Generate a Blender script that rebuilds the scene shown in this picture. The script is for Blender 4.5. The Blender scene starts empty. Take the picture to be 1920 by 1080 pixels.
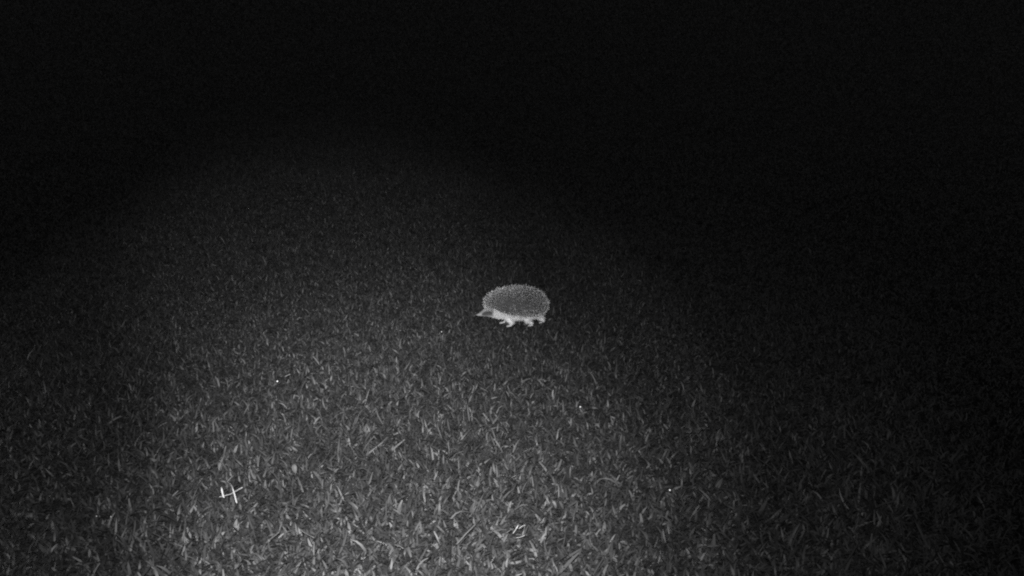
import bpy, bmesh, math, random
import numpy as np
from mathutils import Vector, Matrix, Euler, kdtree

random.seed(11)
rng = np.random.default_rng(11)
R = math.radians
S = bpy.context.scene
COL = S.collection

# ------------------------------------------------------------------ camera
CAM_H = 1.06
PITCH = R(16.1)
F = 1968.0                                   # focal length in photo pixels (1920 wide)
cam_d = bpy.data.cameras.new('camera')
cam_d.sensor_width = 36.0
cam_d.lens = 36.0 * F / 1920.0
cam_d.clip_start = 0.02
cam_d.clip_end = 900.0
cam = bpy.data.objects.new('camera', cam_d)
cam.location = (0, 0, CAM_H)
cam.rotation_euler = (R(90) - PITCH, 0, 0)
COL.objects.link(cam)
S.camera = cam

def ray(px, py):
    """world direction of a photo pixel"""
    x = (px - 960) / F
    y = (540 - py) / F
    c, s = math.cos(PITCH), math.sin(PITCH)
    return Vector((x, c + y * s, -s + y * c))

def at(px, py, z=0.0):
    """point of the lawn (height z) that stands at a photo pixel"""
    d = ray(px, py)
    t = (z - CAM_H) / d.z
    return Vector((d.x * t, d.y * t, z))

# ------------------------------------------------------------------ night sky
W = bpy.data.worlds.new('World')
S.world = W
W.use_nodes = True
nt = W.node_tree
nt.nodes.clear()
wo = nt.nodes.new('ShaderNodeOutputWorld')
bg = nt.nodes.new('ShaderNodeBackground')
tc = nt.nodes.new('ShaderNodeTexCoord')
sx = nt.nodes.new('ShaderNodeSeparateXYZ')
mr = nt.nodes.new('ShaderNodeMapRange')
mr.inputs['From Min'].default_value = 0.15
mr.inputs['From Max'].default_value = 1.0
mr.inputs['To Min'].default_value = 0.012
mr.inputs['To Max'].default_value = 0.19
nt.links.new(tc.outputs['Generated'], sx.inputs[0])
nt.links.new(sx.outputs['Z'], mr.inputs['Value'])
nt.links.new(mr.outputs[0], bg.inputs['Strength'])
bg.inputs['Color'].default_value = (0.98, 0.99, 1.0, 1)
nt.links.new(bg.outputs[0], wo.inputs[0])

# ------------------------------------------------------------------ infrared lamps of the trail camera
def spot(name, loc, target, watt, half, blend, rad):
    d = bpy.data.lights.new(name, 'SPOT')
    d.energy = watt
    d.spot_size = 2 * R(half)
    d.spot_blend = blend
    d.shadow_soft_size = rad
    d.color = (1.0, 1.0, 1.0)
    o = bpy.data.objects.new(name, d)
    o.location = loc
    o.rotation_euler = target.to_track_quat('-Z', 'Y').to_euler()
    COL.objects.link(o)
    return o
LAMP = Vector((-0.06, 0.0, CAM_H + 0.15))
spot('infrared_lamp', LAMP, ray(675, 1054), 140.0, 22.6, 0.33, 0.012)
spot('infrared_lamp', LAMP + Vector((0.02, 0, 0)), ray(620, 590), 385.0, 12.0, 1.0, 0.012)
spot('infrared_lamp', LAMP + Vector((0.04, 0, 0)), ray(765, 1040), 760.0, 15.2, 1.0, 0.012)
spot('infrared_lamp', LAMP + Vector((0.06, 0, 0)), ray(960, 1100), 110.0, 27.0, 1.0, 0.012)

S.view_settings.view_transform = 'Standard'
S.view_settings.look = 'None'
S.view_settings.exposure = 0.0
S.view_settings.gamma = 1.0
S.render.engine = 'CYCLES'
S.cycles.use_denoising = False               # the picture of a small infrared sensor is grainy
S.cycles.use_adaptive_sampling = False
S.cycles.max_bounces = 3
S.cycles.sample_clamp_indirect = 0.3
S.cycles.sample_clamp_direct = 4.0
S.cycles.diffuse_bounces = 2
S.cycles.glossy_bounces = 1
S.cycles.pixel_filter_type = 'BLACKMAN_HARRIS'
S.cycles.filter_width = 2.1

# ------------------------------------------------------------------ helpers
def mat(name):
    m = bpy.data.materials.new(name)
    m.use_nodes = True
    n = m.node_tree
    p = n.nodes['Principled BSDF']
    return m, n, p

def attr_mat(name, stops, rough, spec=0.3, noise=None):
    """grey material: the float attribute 'tone' goes through a colour ramp"""
    m, n, p = mat(name)
    a = n.nodes.new('ShaderNodeAttribute'); a.attribute_name = 'tone'
    r = n.nodes.new('ShaderNodeValToRGB')
    while len(r.color_ramp.elements) < len(stops):
        r.color_ramp.elements.new(0.5)
    for e, (q, v) in zip(r.color_ramp.elements, stops):
        e.position = q; e.color = (v, v, v * 1.01, 1)
    n.links.new(a.outputs['Fac'], r.inputs[0])
    out = r.outputs[0]
    if noise:
        sc, lo, hi = noise
        t = n.nodes.new('ShaderNodeTexNoise'); t.inputs['Scale'].default_value = sc
        t.inputs['Detail'].default_value = 4
        q = n.nodes.new('ShaderNodeMapRange')
        q.inputs['From Min'].default_value = 0.3; q.inputs['From Max'].default_value = 0.7
        q.inputs['To Min'].default_value = lo; q.inputs['To Max'].default_value = hi
        g = n.nodes.new('ShaderNodeNewGeometry')
        n.links.new(g.outputs['Position'], t.inputs['Vector'])
        n.links.new(t.outputs['Fac'], q.inputs['Value'])
        v = n.nodes.new('ShaderNodeVectorMath'); v.operation = 'SCALE'
        n.links.new(out, v.inputs[0]); n.links.new(q.outputs[0], v.inputs['Scale'])
        out = v.outputs[0]
    n.links.new(out, p.inputs['Base Color'])
    p.inputs['Roughness'].default_value = rough
    p.inputs['Specular IOR Level'].default_value = spec
    return m

def plain(name, v, rough=0.5, spec=0.5):
    m, n, p = mat(name)
    t = n.nodes.new('ShaderNodeTexNoise'); t.inputs['Scale'].default_value = 600
    q = n.nodes.new('ShaderNodeMapRange')
    q.inputs['To Min'].default_value = v * 0.75; q.inputs['To Max'].default_value = v * 1.25
    g = n.nodes.new('ShaderNodeNewGeometry')
    n.links.new(g.outputs['Position'], t.inputs['Vector'])
    n.links.new(t.outputs['Fac'], q.inputs['Value'])
    n.links.new(q.outputs[0], p.inputs['Base Color'])
    p.inputs['Roughness'].default_value = rough
    p.inputs['Specular IOR Level'].default_value = spec
    return m

def np_mesh(name, verts, faces, tone, material, parent=None, smooth=False):
    """verts (n,3), faces (m,k) with one k, tone (n,)"""
    me = bpy.data.meshes.new(name)
    nv, nf, k = len(verts), len(faces), faces.shape[1]
    me.vertices.add(nv)
    me.vertices.foreach_set('co', np.ascontiguousarray(verts, dtype=np.float32).ravel())
    me.loops.add(nf * k)
    me.loops.foreach_set('vertex_index', np.ascontiguousarray(faces, dtype=np.int32).ravel())
    me.polygons.add(nf)
    me.polygons.foreach_set('loop_start', np.arange(0, nf * k, k, dtype=np.int32))
    me.update(calc_edges=True)
    if smooth:
        me.polygons.foreach_set('use_smooth', np.ones(nf, dtype=bool))
    if tone is not None:
        a = me.attributes.new('tone', 'FLOAT', 'POINT')
        a.data.foreach_set('value', np.ascontiguousarray(tone, dtype=np.float32))
    me.materials.append(material)
    o = bpy.data.objects.new(name, me)
    COL.objects.link(o)
    if parent: o.parent = parent
    return o

def tag(o, label=None, cat=None, group=None, kind=None):
    if label: o['label'] = label
    if cat: o['category'] = cat
    if group: o['group'] = group
    if kind: o['kind'] = kind
    return o

def height(x, y):
    """gentle unevenness of the lawn (metres)"""
    return (0.006 * np.sin(2.1 * x + 1.3) * np.cos(1.7 * y)
            + 0.004 * np.sin(5.3 * x - 2.0 * y) + 0.003 * np.cos(7.1 * y + 3.7 * x))

HOG = at(968, 610.5)                                     # where the animal stands

# ------------------------------------------------------------------ ground
xs = np.unique(np.concatenate([np.linspace(-300, -12, 14), np.linspace(-12, 12, 97), np.linspace(12, 300, 14)]))
ys = np.unique(np.concatenate([np.linspace(-60, 0, 6), np.linspace(0, 20, 81), np.linspace(20, 600, 20)]))
X, Y = np.meshgrid(xs, ys)
Z = height(X, Y) * np.exp(-((X ** 2 + Y ** 2) / 400.0))
gv = np.stack([X.ravel(), Y.ravel(), Z.ravel() - 0.002], 1)
nx, ny = len(xs), len(ys)
idx = np.arange(nx * ny).reshape(ny, nx)
gf = np.stack([idx[:-1, :-1].ravel(), idx[:-1, 1:].ravel(), idx[1:, 1:].ravel(), idx[1:, :-1].ravel()], 1)
gm, n, p = mat('turf_soil')
g = n.nodes.new('ShaderNodeNewGeometry')
t1 = n.nodes.new('ShaderNodeTexNoise'); t1.inputs['Scale'].default_value = 130; t1.inputs['Detail'].default_value = 6
t2 = n.nodes.new('ShaderNodeTexVoronoi'); t2.inputs['Scale'].default_value = 45
mx = n.nodes.new('ShaderNodeMath'); mx.operation = 'MULTIPLY'
q = n.nodes.new('ShaderNodeMapRange')
q.inputs['From Min'].default_value = 0.05; q.inputs['From Max'].default_value = 0.4
q.inputs['To Min'].default_value = 0.014; q.inputs['To Max'].default_value = 0.034
for t in (t1, t2): n.links.new(g.outputs['Position'], t.inputs['Vector'])
n.links.new(t1.outputs['Fac'], mx.inputs[0]); n.links.new(t2.outputs['Distance'], mx.inputs[1])
n.links.new(mx.outputs[0], q.inputs['Value']); n.links.new(q.outputs[0], p.inputs['Base Color'])
bp = n.nodes.new('ShaderNodeBump'); bp.inputs['Strength'].default_value = 0.8; bp.inputs['Distance'].default_value = 0.01
n.links.new(t1.outputs['Fac'], bp.inputs['Height']); n.links.new(bp.outputs[0], p.inputs['Normal'])
p.inputs['Roughness'].default_value = 1.0; p.inputs['Specular IOR Level'].default_value = 0.0
tag(np_mesh('ground', gv, gf, None, gm, smooth=True), kind='structure')

# ------------------------------------------------------------------ grass: short mown blades growing in little tufts
def blades(count, r0, r1, az, per, ls, ws, seg):
    nt_ = count // per
    r = np.sqrt(rng.uniform(r0 * r0, r1 * r1, nt_)); a = rng.uniform(-az, az, nt_)
    bx = np.repeat(r * np.sin(a), per); by = np.repeat(r * np.cos(a), per)
    N = len(bx)
    taz = np.repeat(rng.uniform(0, 2 * np.pi, nt_), per)
    bx = bx + rng.normal(0, 0.006 * ls, N); by = by + rng.normal(0, 0.006 * ls, N)
    azi = rng.uniform(0, 2 * np.pi, N)
    azi = np.where(rng.random(N) < 0.35, taz + rng.normal(0, 0.5, N), azi)
    L = np.clip(rng.lognormal(math.log(0.0200), 0.30, N), 0.008, 0.055) * ls
    # patches of longer and shorter turf
    patch = 1 + 0.22 * np.sin(3.1 * bx + 1.1 * by) * np.sin(2.7 * by - 1.9 * bx + 1) + 0.12 * np.sin(9 * bx + 4 * by)
    L *= patch
    d = np.hypot((bx - HOG.x) / 0.13, (by - HOG.y) / 0.085)
    L *= np.where(d < 1.15, 0.6, 1.0)
    near = np.clip((3.4 - np.hypot(bx, by)) / 1.4, 0, 1)
    L *= 0.74 + 0.40 * near
    wd = (0.74 + 0.30 * near) * np.clip(rng.normal(0.0040, 0.0009, N), 0.0018, 0.0066) * ws
    th = np.clip(rng.normal(1.15, 0.42, N), 0.08, 1.6)      # lean from vertical
    th = np.where(rng.random(N) < 0.22, th * 0.45, th)
    bend = rng.normal(0.75, 0.6, N)
    tw = rng.normal(0, 0.6, N)
    curl = rng.normal(0, 0.7, N)
    zz = height(bx, by) - 0.002 + rng.uniform(0, 0.006, N)
    k = seg + 1
    pts = np.zeros((N, k, 3)); P = np.stack([bx, by, zz], 1); pts[:, 0] = P
    dirs = []
    for i in range(seg):
        ang = np.clip(th + bend * (i / seg), 0, 2.0)
        az2 = azi + curl * (i / seg - 0.3)
        D = np.stack([np.sin(ang) * np.cos(az2), np.sin(ang) * np.sin(az2), np.cos(ang)], 1)
        P = P + D * (L / seg)[:, None]
        pts[:, i + 1] = P; dirs.append(D)
    side = np.stack([-np.sin(azi), np.cos(azi), np.zeros(N)], 1)
    up = np.cross(dirs[0], side)
    sd = side * np.cos(tw)[:, None] + up * np.sin(tw)[:, None]
    blunt = (rng.random(N) < 0.45)
    prof = {4: [0.62, 0.95, 1.0, 0.8, 0.08], 3: [0.65, 1.0, 0.85, 0.1], 2: [0.75, 1.0, 0.15]}[seg]
    V = np.zeros((N, k, 2, 3))
    for i in range(k):
        w = prof[i] * wd
        if i == k - 1: w = np.where(blunt, 0.55 * wd, w)
        V[:, i, 0] = pts[:, i] - sd * (w / 2)[:, None]
        V[:, i, 1] = pts[:, i] + sd * (w / 2)[:, None]
    base = np.arange(N)[:, None] * (2 * k)
    fs = []
    for i in range(seg):
        fs.append(np.concatenate([base + 2 * i, base + 2 * i + 1, base + 2 * i + 3, base + 2 * i + 2], 1))
    Fc = np.concatenate(fs, 0)
    tone = rng.beta(2.6, 3.9, N)
    tone = np.where(rng.random(N) < 0.012, rng.uniform(0.85, 1.0, N), tone * 0.75)
    tn = np.repeat(tone, 2 * k)
    return V.reshape(-1, 3), Fc, tn

parts = [blades(200000, 1.30, 3.0, R(37), 4, 1.0, 1.0, 4)]
edges = [3.0, 3.5, 4.0, 4.6, 5.3, 6.1, 7.0, 8.0, 9.0, 10.5, 12.5, 15.0, 19.0, 24.0, 31.0, 42.0, 60.0, 90.0]
for r_in, r_out in zip(edges, edges[1:]):            # farther rings are seen ever flatter, so fewer blades cover them
    rm = 0.5 * (r_in + r_out)
    k_ = max(1.0, rm / 9.0)
    dens = min(54000, 56000 * (3.2 / rm) ** 1.3) if rm < 9 else 12500 * (9 / rm) ** 3.1
    parts.append(blades(int(dens * R(34) * (r_out ** 2 - r_in ** 2)), r_in, r_out, R(34), 4,
                        k_, k_, 3 if rm < 4.2 else 2))
off = 0; VV = []; FF = []; TT = []
for v, f, t in parts:
    VV.append(v); FF.append(f + off); TT.append(t); off += len(v)
grass_m = attr_mat('grass_blade', [(0.0, 0.013), (0.4, 0.025), (0.8, 0.046), (1.0, 0.095)], 0.55, 0.35)
grass = np_mesh('grass', np.concatenate(VV), np.concatenate(FF), np.concatenate(TT), grass_m)
tag(grass, 'short mown lawn of pale grass blades lit at night', 'grass', kind='stuff')

# ------------------------------------------------------------------ hedgehog
CM = 0.01
hog = bpy.data.objects.new('hedgehog', None)
COL.objects.link(hog)
hog.location = (HOG.x, HOG.y, float(height(HOG.x, HOG.y)) + 0.007)
hog.rotation_euler = (0, 0, R(3))
tag(hog, 'spiny hedgehog with pale belly fur walking left across the lawn', 'hedgehog')

ST = np.array([  # trunk: x, centre z, half height, half width (cm); the animal looks towards -x
    (-9.35, 6.9, 0.4, 0.5), (-9.1, 6.8, 1.05, 1.5), (-8.5, 6.6, 1.9, 2.6), (-7.6, 6.45, 2.7, 3.5), (-6.0, 6.25, 3.65, 4.6),
    (-3.5, 6.25, 4.4, 5.5), (-0.5, 6.25, 4.6, 6.0), (2.5, 6.22, 4.6, 6.0), (5.1, 6.2, 4.1, 5.4),
    (6.9, 5.85, 3.6, 4.5), (8.1, 5.7, 2.7, 3.3), (8.8, 5.6, 1.6, 1.9), (9.15, 5.55, 0.5, 0.5)])
HEAD = [(-5.5, 0, 5.3, 3.0), (-7.4, 0, 4.75, 2.4), (-8.8, 0, 4.2, 1.85), (-10.0, 0, 3.75, 1.32), (-11.0, 0, 3.35, 0.85),
        (-11.9, 0, 3.05, 0.52), (-12.5, 0, 2.92, 0.36), (-12.75, 0, 2.9, 0.2)]

def loft(bm, st, n=28):
    rings = []
    for x, zc, rz, ry in st:
        ring = []
        for i in range(n):
            a = 2 * math.pi * i / n
            c, s = math.cos(a), math.sin(a)
            ring.append(bm.verts.new((x * CM, ry * c * CM, (zc + rz * s * (1.0 if s > 0 else 0.92)) * CM)))
        rings.append(ring)
    for a, b in zip(rings, rings[1:]):
        for i in range(n):
            bm.faces.new((a[i], a[(i + 1) % n], b[(i + 1) % n], b[i]))
    bm.faces.new(rings[0][::-1]); bm.faces.new(rings[-1])

def limb(bm, pts, n=10):
    """closed tapered tube through (x, y, z, radius) in cm"""
    rings = []
    P = [Vector(p[:3]) for p in pts]
    for i, p in enumerate(P):
        d = (P[min(i + 1, len(P) - 1)] - P[max(i - 1, 0)]).normalized()
        u = d.orthogonal().normalized(); v = d.cross(u)
        rings.append([bm.verts.new((p + (u * math.cos(2 * math.pi * k / n) + v * math.sin(2 * math.pi * k / n)) * pts[i][3]) * CM)
                      for k in range(n)])
    for a, b in zip(rings, rings[1:]):
        for k in range(n):
            bm.faces.new((a[k], a[(k + 1) % n], b[(k + 1) % n], b[k]))
    bm.faces.new(rings[0][::-1]); bm.faces.new(rings[-1])

bm = bmesh.new()
loft(bm, ST)
limb(bm, HEAD, 20)
# (hip/shoulder, elbow/knee, ankle, foot) in stride: y<0 is the side nearer the camera
LEGS = [  # near fore, far fore, near hind, far hind
    [(-3.2, -3.0, 3.4, 1.0), (-2.2, -3.5, 2.0, 0.7), (-1.6, -3.6, 0.9, 0.40), (-1.9, -3.6, 0.35, 0.36), (-2.4, -3.65, 0.25, 0.28)],
    [(-4.0, 0.5, 3.4, 1.0), (-3.3, 0.0, 2.0, 0.7), (-3.5, -0.2, 0.95, 0.40), (-4.0, -0.2, 0.35, 0.36), (-4.5, -0.2, 0.25, 0.28)],
    [(3.0, -2.9, 3.3, 1.3), (3.3, -3.6, 2.0, 0.85), (4.6, -3.7, 1.1, 0.45), (5.0, -3.7, 0.42, 0.38), (4.3, -3.75, 0.28, 0.32)],
    [(6.6, 0.2, 3.5, 1.3), (7.1, -0.3, 2.4, 0.8), (8.3, -0.5, 1.3, 0.42), (8.9, -0.5, 0.45, 0.36), (8.3, -0.5, 0.28, 0.3)]]
for L_ in LEGS:
    limb(bm, L_)
    fx, fy, fz, fr = L_[-1]
    for k in (-1.5, -0.5, 0.5, 1.5):
        limb(bm, [(fx + 0.2, fy + k * 0.26, fz + 0.05, 0.2), (fx - 0.45, fy + k * 0.36, fz, 0.17), (fx - 0.65, fy + k * 0.40, 0.14, 0.09)], 6)
bmesh.ops.recalc_face_normals(bm, faces=bm.faces)
me = bpy.data.meshes.new('body'); bm.to_mesh(me); bm.free()
tmp = bpy.data.objects.new('body', me); COL.objects.link(tmp)
md = tmp.modifiers.new('r', 'REMESH'); md.mode = 'VOXEL'; md.voxel_size = 0.0011
m2 = tmp.modifiers.new('s', 'SMOOTH'); m2.factor = 0.5; m2.iterations = 4
bpy.context.view_layer.update()
dg = bpy.context.evaluated_depsgraph_get()
bme = bpy.data.meshes.new_from_object(tmp.evaluated_get(dg))
bpy.data.objects.remove(tmp)
bme.name = 'body'
body = bpy.data.objects.new('body', bme); COL.objects.link(body); body.parent = hog
nv = len(bme.vertices)
co = np.zeros(nv * 3, np.float32); bme.vertices.foreach_get('co', co); co = co.reshape(-1, 3) / CM
no = np.zeros(nv * 3, np.float32); bme.vertices.foreach_get('normal', no); no = no.reshape(-1, 3)

SK = np.array([(-9.8, 4.9), (-9.0, 5.2), (-8.0, 5.7), (-6.8, 5.6), (-5, 4.9), (-3, 4.3), (1, 3.7), (5, 3.35), (8.0, 3.5), (10, 4.1)])
def skirt(x): return np.interp(x, SK[:, 0], SK[:, 1])
def coat(p):
    """fur tone by place on the animal: dark face mask, pale muzzle line, chest and belly"""
    x, y, z = p[:, 0], p[:, 1], p[:, 2]
    t = np.full(len(p), 0.86)
    spiny = (z > skirt(x) + 0.3) & (x > -9.5)
    t = np.where(spiny, 0.12, t)
    H = np.array(HEAD); zc = np.interp(-x, -H[:, 0], H[:, 2]); rz = np.interp(-x, -H[:, 0], H[:, 3])
    q_ = (z - zc) / np.maximum(rz, 0.2)
    face = np.clip((-7.2 - x) / 0.8, 0, 1) * np.clip((x + 11.7) / 0.8, 0, 1)
    mask = face * np.clip(1 - np.abs(q_ - 0.08) / 0.85, 0, 1) ** 0.35
    t = t * (1 - mask) + 0.10 * mask
    t = np.where((x < -9.3) & (q_ > 0.55) & ~spiny, 0.40, t)
    t = np.where((x < -9.6), np.minimum(t, 0.54 - 0.04 * (-9.6 - x)), t)
    t = np.where(z < 1.0, 0.66, t)
    return t
a = bme.attributes.new('tone', 'FLOAT', 'POINT'); a.data.foreach_set('value', coat(co).astype(np.float32))
bme.polygons.foreach_set('use_smooth', np.ones(len(bme.polygons), dtype=bool))
coat_m = attr_mat('hedgehog_fur', [(0.0, 0.015), (0.3, 0.10), (0.7, 0.55), (1.0, 0.88)], 0.8, 0.15, (260, 0.75, 1.1))
bme.materials.clear(); bme.materials.append(coat_m)

def hairs(base, nrm, direc, length, width, segs_tone, tones=None):
    """three-sided tapered hairs; segs_tone = [(fraction, width factor, tone)]"""
    N = len(base); D = direc / np.linalg.norm(direc, axis=1)[:, None]
    ref = np.where(np.abs(D[:, 2:3]) < 0.9, np.array([[0, 0, 1.0]]), np.array([[1.0, 0, 0]]))
    u = np.cross(D, ref); u /= np.linalg.norm(u, axis=1)[:, None]; v = np.cross(D, u)
    K = len(segs_tone); V = np.zeros((N, K, 3, 3)); T = np.zeros((N, K, 3))
    for i, (fr, wf, tn) in enumerate(segs_tone):
        c = base + D * (length * fr)[:, None]
        for j in range(3):
            an = 2 * np.pi * j / 3
            V[:, i, j] = c + (u * np.cos(an) + v * np.sin(an)) * (width * wf)[:, None]
        T[:, i] = tn if tones is None else (tn * tones)[:, None]
    b = np.arange(N)[:, None] * (3 * K); fs = []
    for i in range(K - 1):
        for j in range(3):
            k2 = (j + 1) % 3
            fs.append(np.concatenate([b + 3 * i + j, b + 3 * i + k2, b + 3 * (i + 1) + k2, b + 3 * (i + 1) + j], 1))
    return V.reshape(-1, 3), np.concatenate(fs, 0), T.reshape(-1)

def unit(a): return a / np.linalg.norm(a, axis=1)[:, None]

# spines: even spread (dart throwing) over the back
def spread(mask, dist, cap):
    ids = rng.permutation(np.nonzero(mask)[0]); cell = {}; out = []
    for i in ids:
        p_ = co[i]; key = tuple((p_ // dist).astype(int)); ok = True
        for dx in (-1, 0, 1):
            for dy in (-1, 0, 1):
                for dz in (-1, 0, 1):
                    for j in cell.get((key[0] + dx, key[1] + dy, key[2] + dz), ()):
                        if ((co[j] - p_) ** 2).sum() < dist * dist: ok = False; break
                    if not ok: break
                if not ok: break
            if not ok: break
        if ok:
            cell.setdefault(key, []).append(i); out.append(i)
            if len(out) >= cap: break
    return np.array(out)

sp_mask = (co[:, 0] > -9.9) & (co[:, 2] > skirt(co[:, 0]) + rng.normal(0, 0.3, nv))
si = spread(sp_mask, 0.37, 9000)
B = co[si]; Nn = no[si]
fore = np.clip((-4.5 - B[:, 0]) / 4.5, 0, 1)[:, None]
D = Nn * 1.0 + np.array([[0.42, 0, -0.05]]) * (1 - 2.0 * fore) + rng.normal(0, 0.36, B.shape)
Ls = np.clip(rng.normal(1.85, 0.3, len(B)), 1.0, 2.6) * (1 - 0.1 * fore[:, 0])
low = np.clip((B[:, 2] - skirt(B[:, 0])) / 2.0, 0, 1)
Ls *= 0.5 + 0.5 * low
V, Fs, T = hairs((B - Nn * 0.1) * CM, Nn, D, Ls * CM, np.full(len(B), 0.00078),
                 [(0, 0.8, 0.4), (0.35, 1.0, 0.6), (0.52, 1.0, 0.2), (0.68, 0.9, 0.2), (0.78, 0.75, 0.95), (1.0, 0.10, 1.0)],
                 rng.uniform(0.65, 1.0, len(B)) * (1 + 0.35 * (1 - low)))
spine_m = attr_mat('hedgehog_spine', [(0.0, 0.02), (0.3, 0.08), (0.7, 0.52), (1.0, 0.95)], 0.4, 0.4)
o = np_mesh('spines', V, Fs, T, spine_m, hog); tag(o, kind='stuff')

# pale fringe of fur under the spines, on chest, cheeks and legs
fm = (co[:, 2] < skirt(co[:, 0]) + 0.5) & (co[:, 2] > 0.9) & (co[:, 0] > -11.8)
fi = spread(fm, 0.15, 14000)
B = co[fi]; Nn = no[fi]
D = Nn * 0.55 + np.array([[0.8, 0, -0.75]]) + rng.normal(0, 0.28, B.shape)
head = np.clip((-6.5 - B[:, 0]) / 2.5, 0, 1)
leg = np.clip((1.7 - B[:, 2]) / 0.8, 0, 1)
Lf = rng.uniform(0.7, 1.5, len(B)) * (1 - 0.72 * head) * (1 - 0.55 * leg)
V, Fs, T = hairs((B - Nn * 0.05) * CM, Nn, D, Lf * CM, np.full(len(B), 0.00038) * (1 - 0.3 * head),
                 [(0, 1, 0.85), (0.6, 0.8, 0.95), (1.0, 0.1, 1.0)], np.clip(coat(B) * rng.uniform(0.85, 1.12, len(B)), 0.05, 1))
o = np_mesh('fur', V, Fs, T, coat_m, hog); tag(o, kind='stuff')

def blob(name, c, r, material, parent, rot=(0, 0, 0), sub=3, cup=False):
    bm = bmesh.new()
    bmesh.ops.create_icosphere(bm, subdivisions=sub, radius=1.0)
    for v in bm.verts:
        if cup and v.co.y < 0: v.co.y *= -0.35                  # hollow towards the viewer's side
        v.co = Vector((v.co.x * r[0], v.co.y * r[1], v.co.z * r[2])) * CM
    bmesh.ops.transform(bm, matrix=Euler(rot).to_matrix().to_4x4(), verts=bm.verts)
    bmesh.ops.translate(bm, vec=Vector(c) * CM, verts=bm.verts)
    for f in bm.faces: f.smooth = True
    me_ = bpy.data.meshes.new(name); bm.to_mesh(me_); bm.free(); me_.materials.append(material)
    o_ = bpy.data.objects.new(name, me_); COL.objects.link(o_); o_.parent = parent
    return o_
eye_m = plain('eye', 0.01, 0.08, 0.6)
nose_m = plain('nose', 0.09, 0.3, 0.6)
ear_m = plain('ear_skin', 0.16, 0.7, 0.2)
blob('nose', (-12.8, 0, 2.98), (0.32, 0.34, 0.28), nose_m, hog)
for s in (-1, 1):
    blob('eye', (-10.3, s * 0.95, 4.05), (0.24, 0.2, 0.24), eye_m, hog)
    blob('ear', (-8.2, s * 2.0, 5.0), (0.62, 0.22, 0.75), ear_m, hog, rot=(R(-12 * s), R(-15), R(28 * s)))
claw_m = plain('claw', 0.4, 0.4, 0.4)
for L_ in LEGS:
    fx, fy = L_[-1][0], L_[-1][1]
    for k in (-1.5, -0.5, 0.5, 1.5):
        bm = bmesh.new()
        limb(bm, [(fx - 0.6, fy + k * 0.40, 0.16, 0.07), (fx - 0.82, fy + k * 0.42, 0.15, 0.05), (fx - 1.0, fy + k * 0.43, 0.02, 0.01)], 6)
        me_ = bpy.data.meshes.new('claw'); bm.to_mesh(me_); bm.free(); me_.materials.append(claw_m)
        o_ = bpy.data.objects.new('claw', me_); COL.objects.link(o_); o_.parent = hog

# ------------------------------------------------------------------ dry stalks, clippings, a leaf, dewdrops
straw_m = plain('dry_straw', 0.37, 0.5, 0.3)
dull_m = plain('dull_straw', 0.10, 0.6, 0.3)

def strip(name, pts, w, material, label, cat, group=None, up=0.022):
    """a bent dry stalk or clipping through photo pixels (px, py, height) lying on the lawn; width w in metres"""
    P = [at(px, py, z + 0.007) for px, py, z in pts]
    O = P[0].copy()
    bm = bmesh.new(); rings = []
    Q = []
    for a_, b_ in zip(P, P[1:]):
        for k in range(4): Q.append(a_.lerp(b_, k / 4))
    Q.append(P[-1])
    for i, p_ in enumerate(Q):
        d = (Q[min(i + 1, len(Q) - 1)] - Q[max(i - 1, 0)]).normalized()
        u = d.cross(Vector((0, 0.6, 1))).normalized(); v = d.cross(u)
        f_ = i / (len(Q) - 1)
        tw_ = 1.0 if f_ < 0.75 else 1.0 - 0.75 * (f_ - 0.75) / 0.25
        c = p_ - O + v * 0.0004 * math.sin(f_ * 5)
        rings.append([bm.verts.new(c + u * math.cos(q_) * w / 2 * tw_ + v * math.sin(q_) * w * 0.16) for q_ in
                      [k * math.pi / 4 for k in range(8)]])
    for a_, b_ in zip(rings, rings[1:]):
        for k in range(8): bm.faces.new((a_[k], a_[(k + 1) % 8], b_[(k + 1) % 8], b_[k]))
    bm.faces.new(rings[0][::-1]); bm.faces.new(rings[-1])
    me_ = bpy.data.meshes.new(name); bm.to_mesh(me_); bm.free(); me_.materials.append(material)
    o_ = bpy.data.objects.new(name, me_); o_.location = O; COL.objects.link(o_)
    return tag(o_, label, cat, group)

strip('dry_stalk', [(411, 932, .026), (433, 926, .028), (455, 914, .034)], .0046, straw_m,
      'longest bright white dry stalk lying crosswise on the left foreground lawn', 'stalk', 'bright dry stalks left')
strip('dry_stalk', [(420, 933, .027), (417, 923, .034), (415, 914, .040)], .0040, straw_m,
      'short bright dry stalk upright at the left end of the crosswise stalk', 'stalk', 'bright dry stalks left')
strip('dry_stalk', [(444, 943, .022), (440, 927, .033), (435, 913, .042)], .0030, straw_m,
      'bright dry stalk crossing the crosswise stalk like an X near its right end', 'stalk', 'bright dry stalks left')
strip('grass_clipping', [(968, 1008, .026), (976, 1007, .028), (984, 1004, .029)], .0030, straw_m,
      'bright short clipping lying flat, lowest of the bright clippings at bottom centre', 'clipping', 'bright clippings at bottom centre')
strip('grass_clipping', [(973, 991, .028), (978, 987, .030), (984, 985, .031)], .0034, straw_m,
      'small bright bent clipping, topmost of the bright clippings at bottom centre', 'clipping', 'bright clippings at bottom centre')
strip('grass_clipping', [(980, 1003, .022), (982, 995, .031), (985, 984, .040)], .0030, dull_m,
      'thin upright pale clipping at the right of the bottom centre clippings', 'clipping', 'bright clippings at bottom centre')
strip('grass_clipping', [(949, 999, .027), (957, 993, .029), (963, 992, .030)], .0036, dull_m,
      'dull pale clipping at the left end of the bottom centre clippings', 'clipping', 'bright clippings at bottom centre')
strip('grass_clipping', [(962, 1000, .024), (967, 992, .032), (972, 985, .036)], .0034, straw_m,
      'slanting pale clipping between the flat and dull clippings at bottom centre', 'clipping', 'bright clippings at bottom centre')
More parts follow.
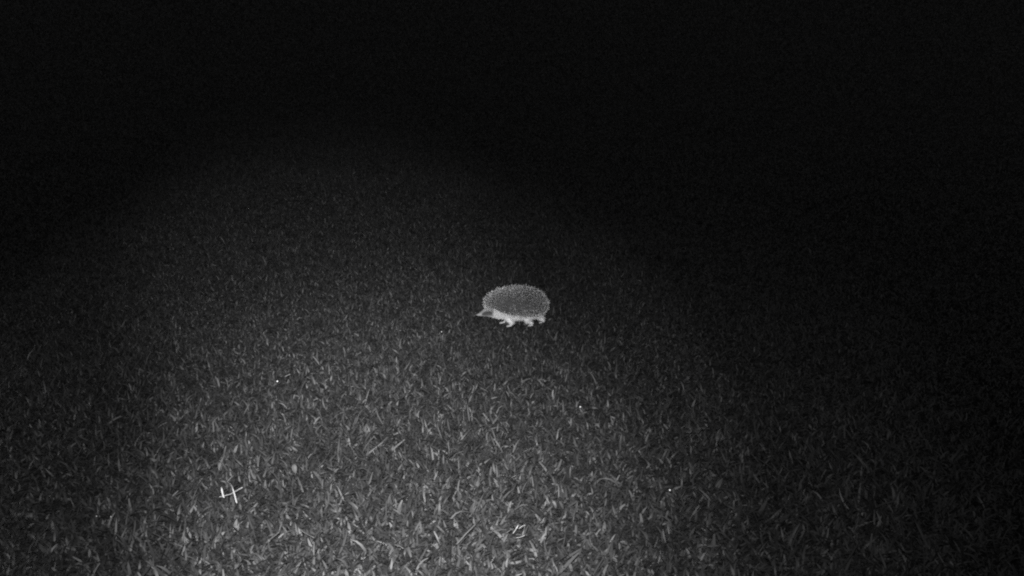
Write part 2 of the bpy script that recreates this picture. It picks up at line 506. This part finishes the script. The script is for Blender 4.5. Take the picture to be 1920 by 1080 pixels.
strip('grass_clipping', [(534, 706, .024), (538, 704, .026), (544, 702, .027)], .0038, straw_m,
      'tiny bright clipping just right of a dewdrop on the mid left lawn', 'clipping')
strip('grass_clipping', [(498, 1018, .024), (510, 1008, .030), (524, 998, .034)], .0042, dull_m,
      'long pale straight clipping slanting up right in the lower left foreground', 'clipping')
strip('grass_clipping', [(563, 993, .034), (575, 1001, .030), (589, 1009, .024)], .0042, dull_m,
      'long pale clipping slanting down right in the lower left foreground', 'clipping')
strip('grass_clipping', [(856, 1020, .024), (872, 1002, .030), (891, 984, .036)], .0048, dull_m,
      'longest slanting grey clipping left of the bottom centre clippings', 'clipping')
strip('grass_clipping', [(741, 1021, .030), (748, 1023, .030), (756, 1029, .026)], .0050, dull_m,
      'short curved pale clipping lying at the bottom edge left of centre', 'clipping')

# small pale leaf, cupped
bm = bmesh.new()
c0 = at(552, 881, .024)
ring = []
for k in range(-4, 5):
    f_ = k / 4; wv = 0.0052 * math.sqrt(max(0.02, 1 - f_ * f_)) * (1 + 0.45 * f_)
    ring.append([Vector((-wv, f_ * 0.0115, 0.0025 + 0.004 * f_ * f_)), Vector((0, f_ * 0.0115, 0.004 * f_ * f_)), Vector((wv, f_ * 0.0115, 0.0028 + 0.004 * f_ * f_))])
vt = [[bm.verts.new(p_) for p_ in r_] for r_ in ring]
vb = [[bm.verts.new(p_ - Vector((0, 0, 0.0004))) for p_ in r_] for r_ in ring]
for i in range(8):
    for j in range(2):
        bm.faces.new((vt[i][j], vt[i][j + 1], vt[i + 1][j + 1], vt[i + 1][j]))
        bm.faces.new((vb[i][j], vb[i + 1][j], vb[i + 1][j + 1], vb[i][j + 1]))
    for j in (0, 2): bm.faces.new((vt[i][j], vt[i + 1][j], vb[i + 1][j], vb[i][j]))
for i in (0, 8):
    for j in range(2): bm.faces.new((vt[i][j], vb[i][j], vb[i][j + 1], vt[i][j + 1]))
me_ = bpy.data.meshes.new('fallen_leaf'); bm.to_mesh(me_); bm.free(); me_.materials.append(plain('leaf', 0.07, 0.6, 0.3))
lf = bpy.data.objects.new('fallen_leaf', me_); lf.location = c0; lf.rotation_euler = (R(50), 0, R(25)); COL.objects.link(lf)
tag(lf, 'small pale fallen leaf on the left foreground lawn above the bright stalks', 'leaf')

drop_glint_m = plain('dewdrop', 0.85, 0.15, 0.8)  # opaque white base colour stands in for the lamp's glint in clear water
bm = bmesh.new(); bmesh.ops.create_icosphere(bm, subdivisions=3, radius=1.0)
for v in bm.verts:
    v.co.z *= 0.86 if v.co.z < 0 else 1.0
for f in bm.faces: f.smooth = True
dm = bpy.data.meshes.new('dewdrop'); bm.to_mesh(dm); bm.free(); dm.materials.append(drop_glint_m)
for px, py, r_, lab in [
        (1256, 919, .0020, 'brightest tiny white dewdrop on the right foreground lawn'),
        (520, 715, .0020, 'tiny white dewdrop on the mid left lawn beside a tiny clipping'),
        (1088, 763, .0018, 'tiny white dewdrop on the lawn below and right of the hedgehog'),
        (828, 622, .0014, 'tiny white dewdrop on the lawn left of the hedgehog feet'),
        (181, 968, .0010, 'faint tiny dewdrop far left in the foreground, left one of two'),
        (208, 969, .0010, 'faint tiny dewdrop far left in the foreground, right one of two')]:
    d_ = bpy.data.objects.new('dewdrop', dm); d_.location = at(px, py, 0.028); d_.scale = (r_, r_, r_)
    COL.objects.link(d_); tag(d_, lab, 'dewdrop', 'dewdrops glinting on the grass')
